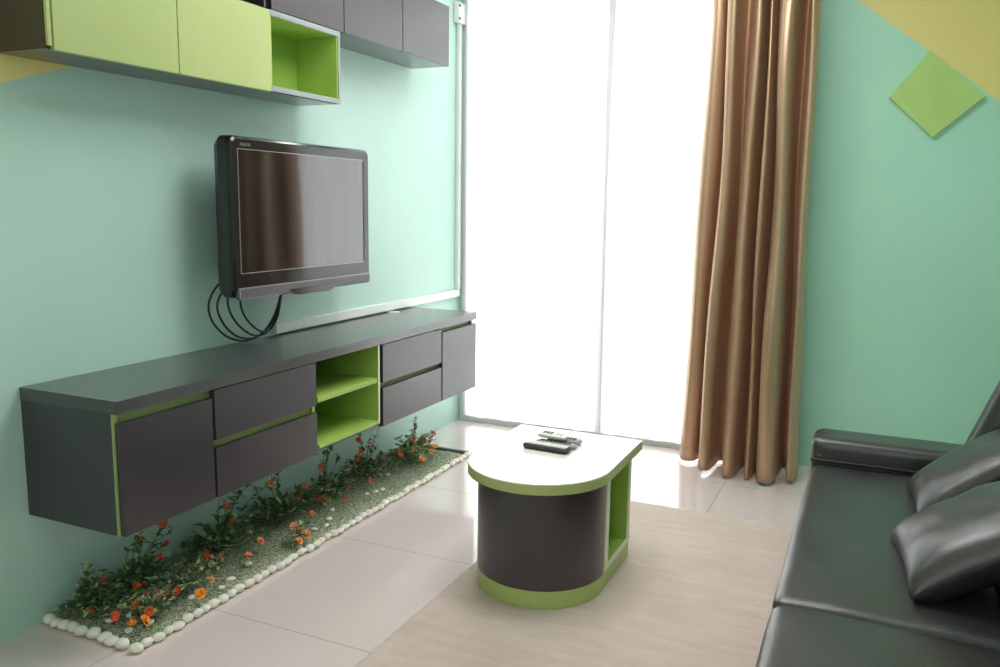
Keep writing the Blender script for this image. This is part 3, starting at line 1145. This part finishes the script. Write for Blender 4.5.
def plant(label, base, flowers, sprays=(), leaves=6, lush=0, spread=0.12, leaf_len=0.024, pale=0.2, seed=1):
    """one artificial plant: stems from its foot to every flower and spray tip, leaves along the stems"""
    rnd = random.Random(seed)
    base = Vector(base)
    r = thing('flowering_plant', base, label, 'plant', 'orange flowered plants in the gravel bed')
    sb = bmesh.new()
    lb = bmesh.new()
    pb = bmesh.new()
    tips = [Vector(f[:3]) for f in flowers]
    paths = []
    for t in tips:
        paths.append(t)
    for s in sprays:
        paths.append(Vector(s))
    for k_ in range(int(lush * 2.6)):
        a = rnd.uniform(0, 2 * PI)
        rr = rnd.uniform(0.25, 1) * spread
        p = base + Vector((math.cos(a) * rr * 0.8, math.sin(a) * rr * 1.3, rnd.uniform(0.015, 0.085)))
        p.x = min(0.35, max(0.03, p.x))
        paths.append(p)
    for t in paths:
        m_ = (base + t) / 2 + Vector((rnd.uniform(-.012, .012), rnd.uniform(-.02, .02), 0.018 + 0.1 * (t - base).length * rnd.uniform(0, 1)))
        m_.x = max(0.03, m_.x)
        sp = spline([base, m_, t], 12)
        tube(sb, sp, 0.0017, 5, 0.0009)
        for k_ in range(leaves + 5):
            i = rnd.randint(2, len(sp) - 1)
            p = sp[i]
            d = (sp[i] - sp[i - 1]).normalized()
            side = Vector((rnd.uniform(-1, 1), rnd.uniform(-1, 1), rnd.uniform(-.25, .6)))
            dd = (d * 0.5 + side)
            L = leaf_len * rnd.uniform(0.65, 1.35)
            if p.x + dd.normalized().x * L < 0.012:
                dd.x = abs(dd.x)
            tgt = pb if rnd.random() < pale + 0.14 else lb
            add_leaf(tgt, p, dd, L, L * rnd.uniform(0.42, 0.6))
    for bb in (sb, lb, pb):
        for v in bb.verts:
            v.co.z = max(v.co.z, 0.0215)
            v.co.x = max(v.co.x, 0.006)
    obj('stems', sb, M['stem'], r, smooth=True)
    obj('foliage', lb, M['leaf'], r)
    if len(pb.verts):
        obj('pale_foliage', pb, M['leaf_pale'], r)
    else:
        pb.free()
    for f in flowers:
        cname = f[3] if len(f) > 3 else rnd.choice(('red', 'red', 'salmon'))
        o = bpy.data.objects.new('flower', rnd.choice(FM[cname]))
        C.objects.link(o)
        o.parent = r
        o.location = Vector(f[:3]) - base
        s = rnd.uniform(0.7, 1.02) * (1.12 if cname == 'orange' else 1)
        o.scale = (s, s, s)
        o.rotation_euler = (rnd.uniform(0.0, 0.9), rnd.uniform(0.1, 1.0), rnd.uniform(-.6, 1.4))
    return r


G = 0.021
plant('low dark leafy plant in the near corner of the bed against the wall', (0.10, 1.70, G),
      [(0.241, 1.614 + .05, 0.050), (0.152, 1.650, 0.055), (0.12, 1.727, 0.111)], [(0.05, 1.72, 0.15), (0.07, 1.76, 0.12), (0.20, 1.72, 0.05)], 9, 12, 0.10, 0.026, 0.15, 11)
plant('spreading plant with three bright orange blooms at the near corner of the pebble border', (0.28, 1.74, G),
      [(0.316, 1.660, 0.045, 'orange'), (0.352, 1.672, 0.055, 'orange'), (0.337, 1.709, 0.065), (0.261, 1.721, 0.062), (0.231, 1.795, 0.06), (0.262, 1.81, 0.06)], [], 6, 10, 0.10, 0.018, 0.35, 12)
plant('tall dark plant reaching up to the underside of the near console door', (0.10, 1.86, G),
      [(0.12, 1.884, 0.19), (0.14, 1.954, 0.225), (0.12, 1.954, 0.095), (0.12, 1.986, 0.135), (0.17, 1.811, 0.062), (0.173, 1.836, 0.062)],
      [(0.10, 1.90, 0.21), (0.08, 1.87, 0.16), (0.14, 2.00, 0.185)], 8, 10, 0.09, 0.030, 0.05, 13)
plant('creeping plant with salmon blooms spread over the gravel below the near console door', (0.24, 1.92, G),
      [(0.277, 1.832, 0.058), (0.298, 1.858, 0.058), (0.365, 1.887, 0.050, 'orange'), (0.345, 1.953, 0.065), (0.225, 1.977, 0.06), (0.198, 2.089, 0.055), (0.174, 2.114, 0.058)], [], 6, 16, 0.14, 0.020, 0.35, 14)
plant('branching plant with a long bare shoot beneath the lower near drawer', (0.13, 2.22, G),
      [(0.233, 2.125, 0.055), (0.311, 2.173, 0.055), (0.269, 2.28, 0.06), (0.12, 2.300, 0.10), (0.13, 2.270, 0.172), (0.16, 2.47, 0.205, 'orange')],
      [(0.09, 2.30, 0.26), (0.08, 2.42, 0.19), (0.09, 2.36, 0.20), (0.10, 2.26, 0.20)], 7, 18, 0.15, 0.030, 0.15, 15)
plant('small plant of bright orange blooms pressed against the middle of the pebble border', (0.345, 2.41, G),
      [(0.372, 2.373, 0.045, 'orange'), (0.372, 2.421, 0.050, 'orange'), (0.344, 2.423, 0.070), (0.33, 2.40, 0.085, 'salmon')], [(0.33, 2.45, 0.09)], 6, 5, 0.05, 0.018, 0.7, 16)
plant('dark plant with a curled shoot below the seam between drawers and open shelves', (0.11, 2.56, G),
      [(0.118, 2.59, 0.06), (0.261, 2.60, 0.055), (0.12, 2.698, 0.082), (0.12, 2.739, 0.105)],
      [(0.06, 2.60, 0.19), (0.05, 2.66, 0.20), (0.06, 2.63, 0.16), (0.13, 2.52, 0.10), (0.20, 2.66, 0.06)], 8, 16, 0.13, 0.028, 0.12, 17)
plant('bushy upright plant below the left half of the open green shelves', (0.15, 2.84, G),
      [(0.185, 2.741, 0.06), (0.192, 2.764, 0.055), (0.275, 2.814, 0.05), (0.12, 2.851, 0.155), (0.133, 2.897, 0.06), (0.203, 2.932, 0.06), (0.12, 3.052, 0.095)],
      [(0.08, 2.95, 0.24), (0.09, 2.91, 0.19), (0.08, 2.99, 0.20), (0.11, 2.88, 0.17), (0.10, 3.02, 0.15)], 9, 18, 0.13, 0.026, 0.25, 18)
plant('upright plant with red blooms below the right edge of the open green shelves', (0.14, 3.16, G),
      [(0.244, 3.044, 0.058), (0.12, 3.116, 0.115), (0.12, 3.135, 0.205), (0.157, 3.142, 0.06), (0.12, 3.15, 0.145), (0.12, 3.225, 0.165)],
      [(0.07, 3.20, 0.25), (0.08, 3.40, 0.23), (0.07, 3.34, 0.20), (0.12, 3.28, 0.13)], 8, 16, 0.13, 0.027, 0.25, 19)
plant('dense bush with mixed red and yellow orange blooms at the far end of the bed', (0.19, 3.50, G),
      [(0.215, 3.345, 0.095), (0.325, 3.369, 0.075, 'orange'), (0.318, 3.472, 0.085, 'orange'), (0.325, 3.50, 0.105, 'orange'), (0.20, 3.50, 0.125), (0.22, 3.56, 0.115), (0.15, 3.60, 0.165), (0.22, 3.66, 0.12, 'salmon'),
       (0.25, 3.42, 0.085, 'salmon'), (0.27, 3.55, 0.085)],
      [(0.10, 3.70, 0.17), (0.14, 3.60, 0.15), (0.12, 3.45, 0.13), (0.17, 3.70, 0.10), (0.22, 3.55, 0.12)], 9, 42, 0.17, 0.023, 0.6, 20)

# ------------------------------------------------------------------ light
wd = bpy.data.worlds.new('sky')
S.world = wd
wd.use_nodes = True
bg = wd.node_tree.nodes['Background']
bg.inputs['Color'].default_value = (1.0, 1.0, 1.0, 1)
bg.inputs['Strength'].default_value = 5.6


def area(name, loc, rot, sx, sy, power, col=(1, 1, 1)):
    l = bpy.data.lights.new(name, 'AREA')
    l.shape = 'RECTANGLE'
    l.size, l.size_y = sx, sy
    l.energy = power
    l.color = col
    o = bpy.data.objects.new(name, l)
    C.objects.link(o)
    o.location = loc
    o.rotation_euler = rot
    return o


# added fill lights, out of frame: two overhead, one by the window, one behind
area('ceiling_fill', (1.5, 0.4, ZC - 0.03), (0, 0, 0), 1.2, 1.2, 4, (1.0, 0.97, 0.94))  # added soft fill over the near end, no lamp known here
area('ceiling_fill', (1.4, 2.7, ZC - 0.03), (0, 0, 0), 1.4, 0.9, 32, (1.0, 0.99, 0.98))  # added fill that lifts the window wall
area('window_top_fill', (0.95, YW - 0.25, ZC - 0.06), (math.radians(-35), 0, 0), 1.7, 0.12, 6, (1, 1, 1))  # added to strengthen the light coming from the window side
area('rear_fill', (2.0, YB + 0.05, 1.7), (math.radians(90), 0, math.radians(25)), 1.6, 1.6, 24, (1.0, 0.98, 0.96))  # added fill from behind the camera, in front of a closed wall

# ------------------------------------------------------------------ camera
cam = bpy.data.cameras.new('camera')
co = bpy.data.objects.new('camera', cam)
C.objects.link(co)
f_, p_, y_, r_, cx_ = 832.4, 0.1547, 0.4274, 0.0150, 2.2644
fw = Vector((-math.sin(y_) * math.cos(p_), math.cos(y_) * math.cos(p_), -math.sin(p_)))
rt = Vector((math.cos(y_), math.sin(y_), 0))
up = rt.cross(fw)
c_, s_ = math.cos(r_), math.sin(r_)
R0 = rt * c_ + up * s_
U0 = rt * (-s_) + up * c_
mw = Matrix((R0, U0, -fw)).transposed().to_4x4()
mw.translation = Vector((cx_, 0, 1.3))
co.matrix_world = mw
cam.sensor_width = 36.0
cam.lens = f_ * 36.0 / 1000.0
cam.clip_start = 0.02
S.camera = co

S.view_settings.view_transform = 'Standard'
S.view_settings.look = 'None'
S.view_settings.exposure = 0.20
S.view_settings.gamma = 1.0
S.view_settings.use_curve_mapping = False
S.cycles.use_denoising = True
S.cycles.max_bounces = 10
S.cycles.diffuse_bounces = 6
S.cycles.transparent_max_bounces = 12
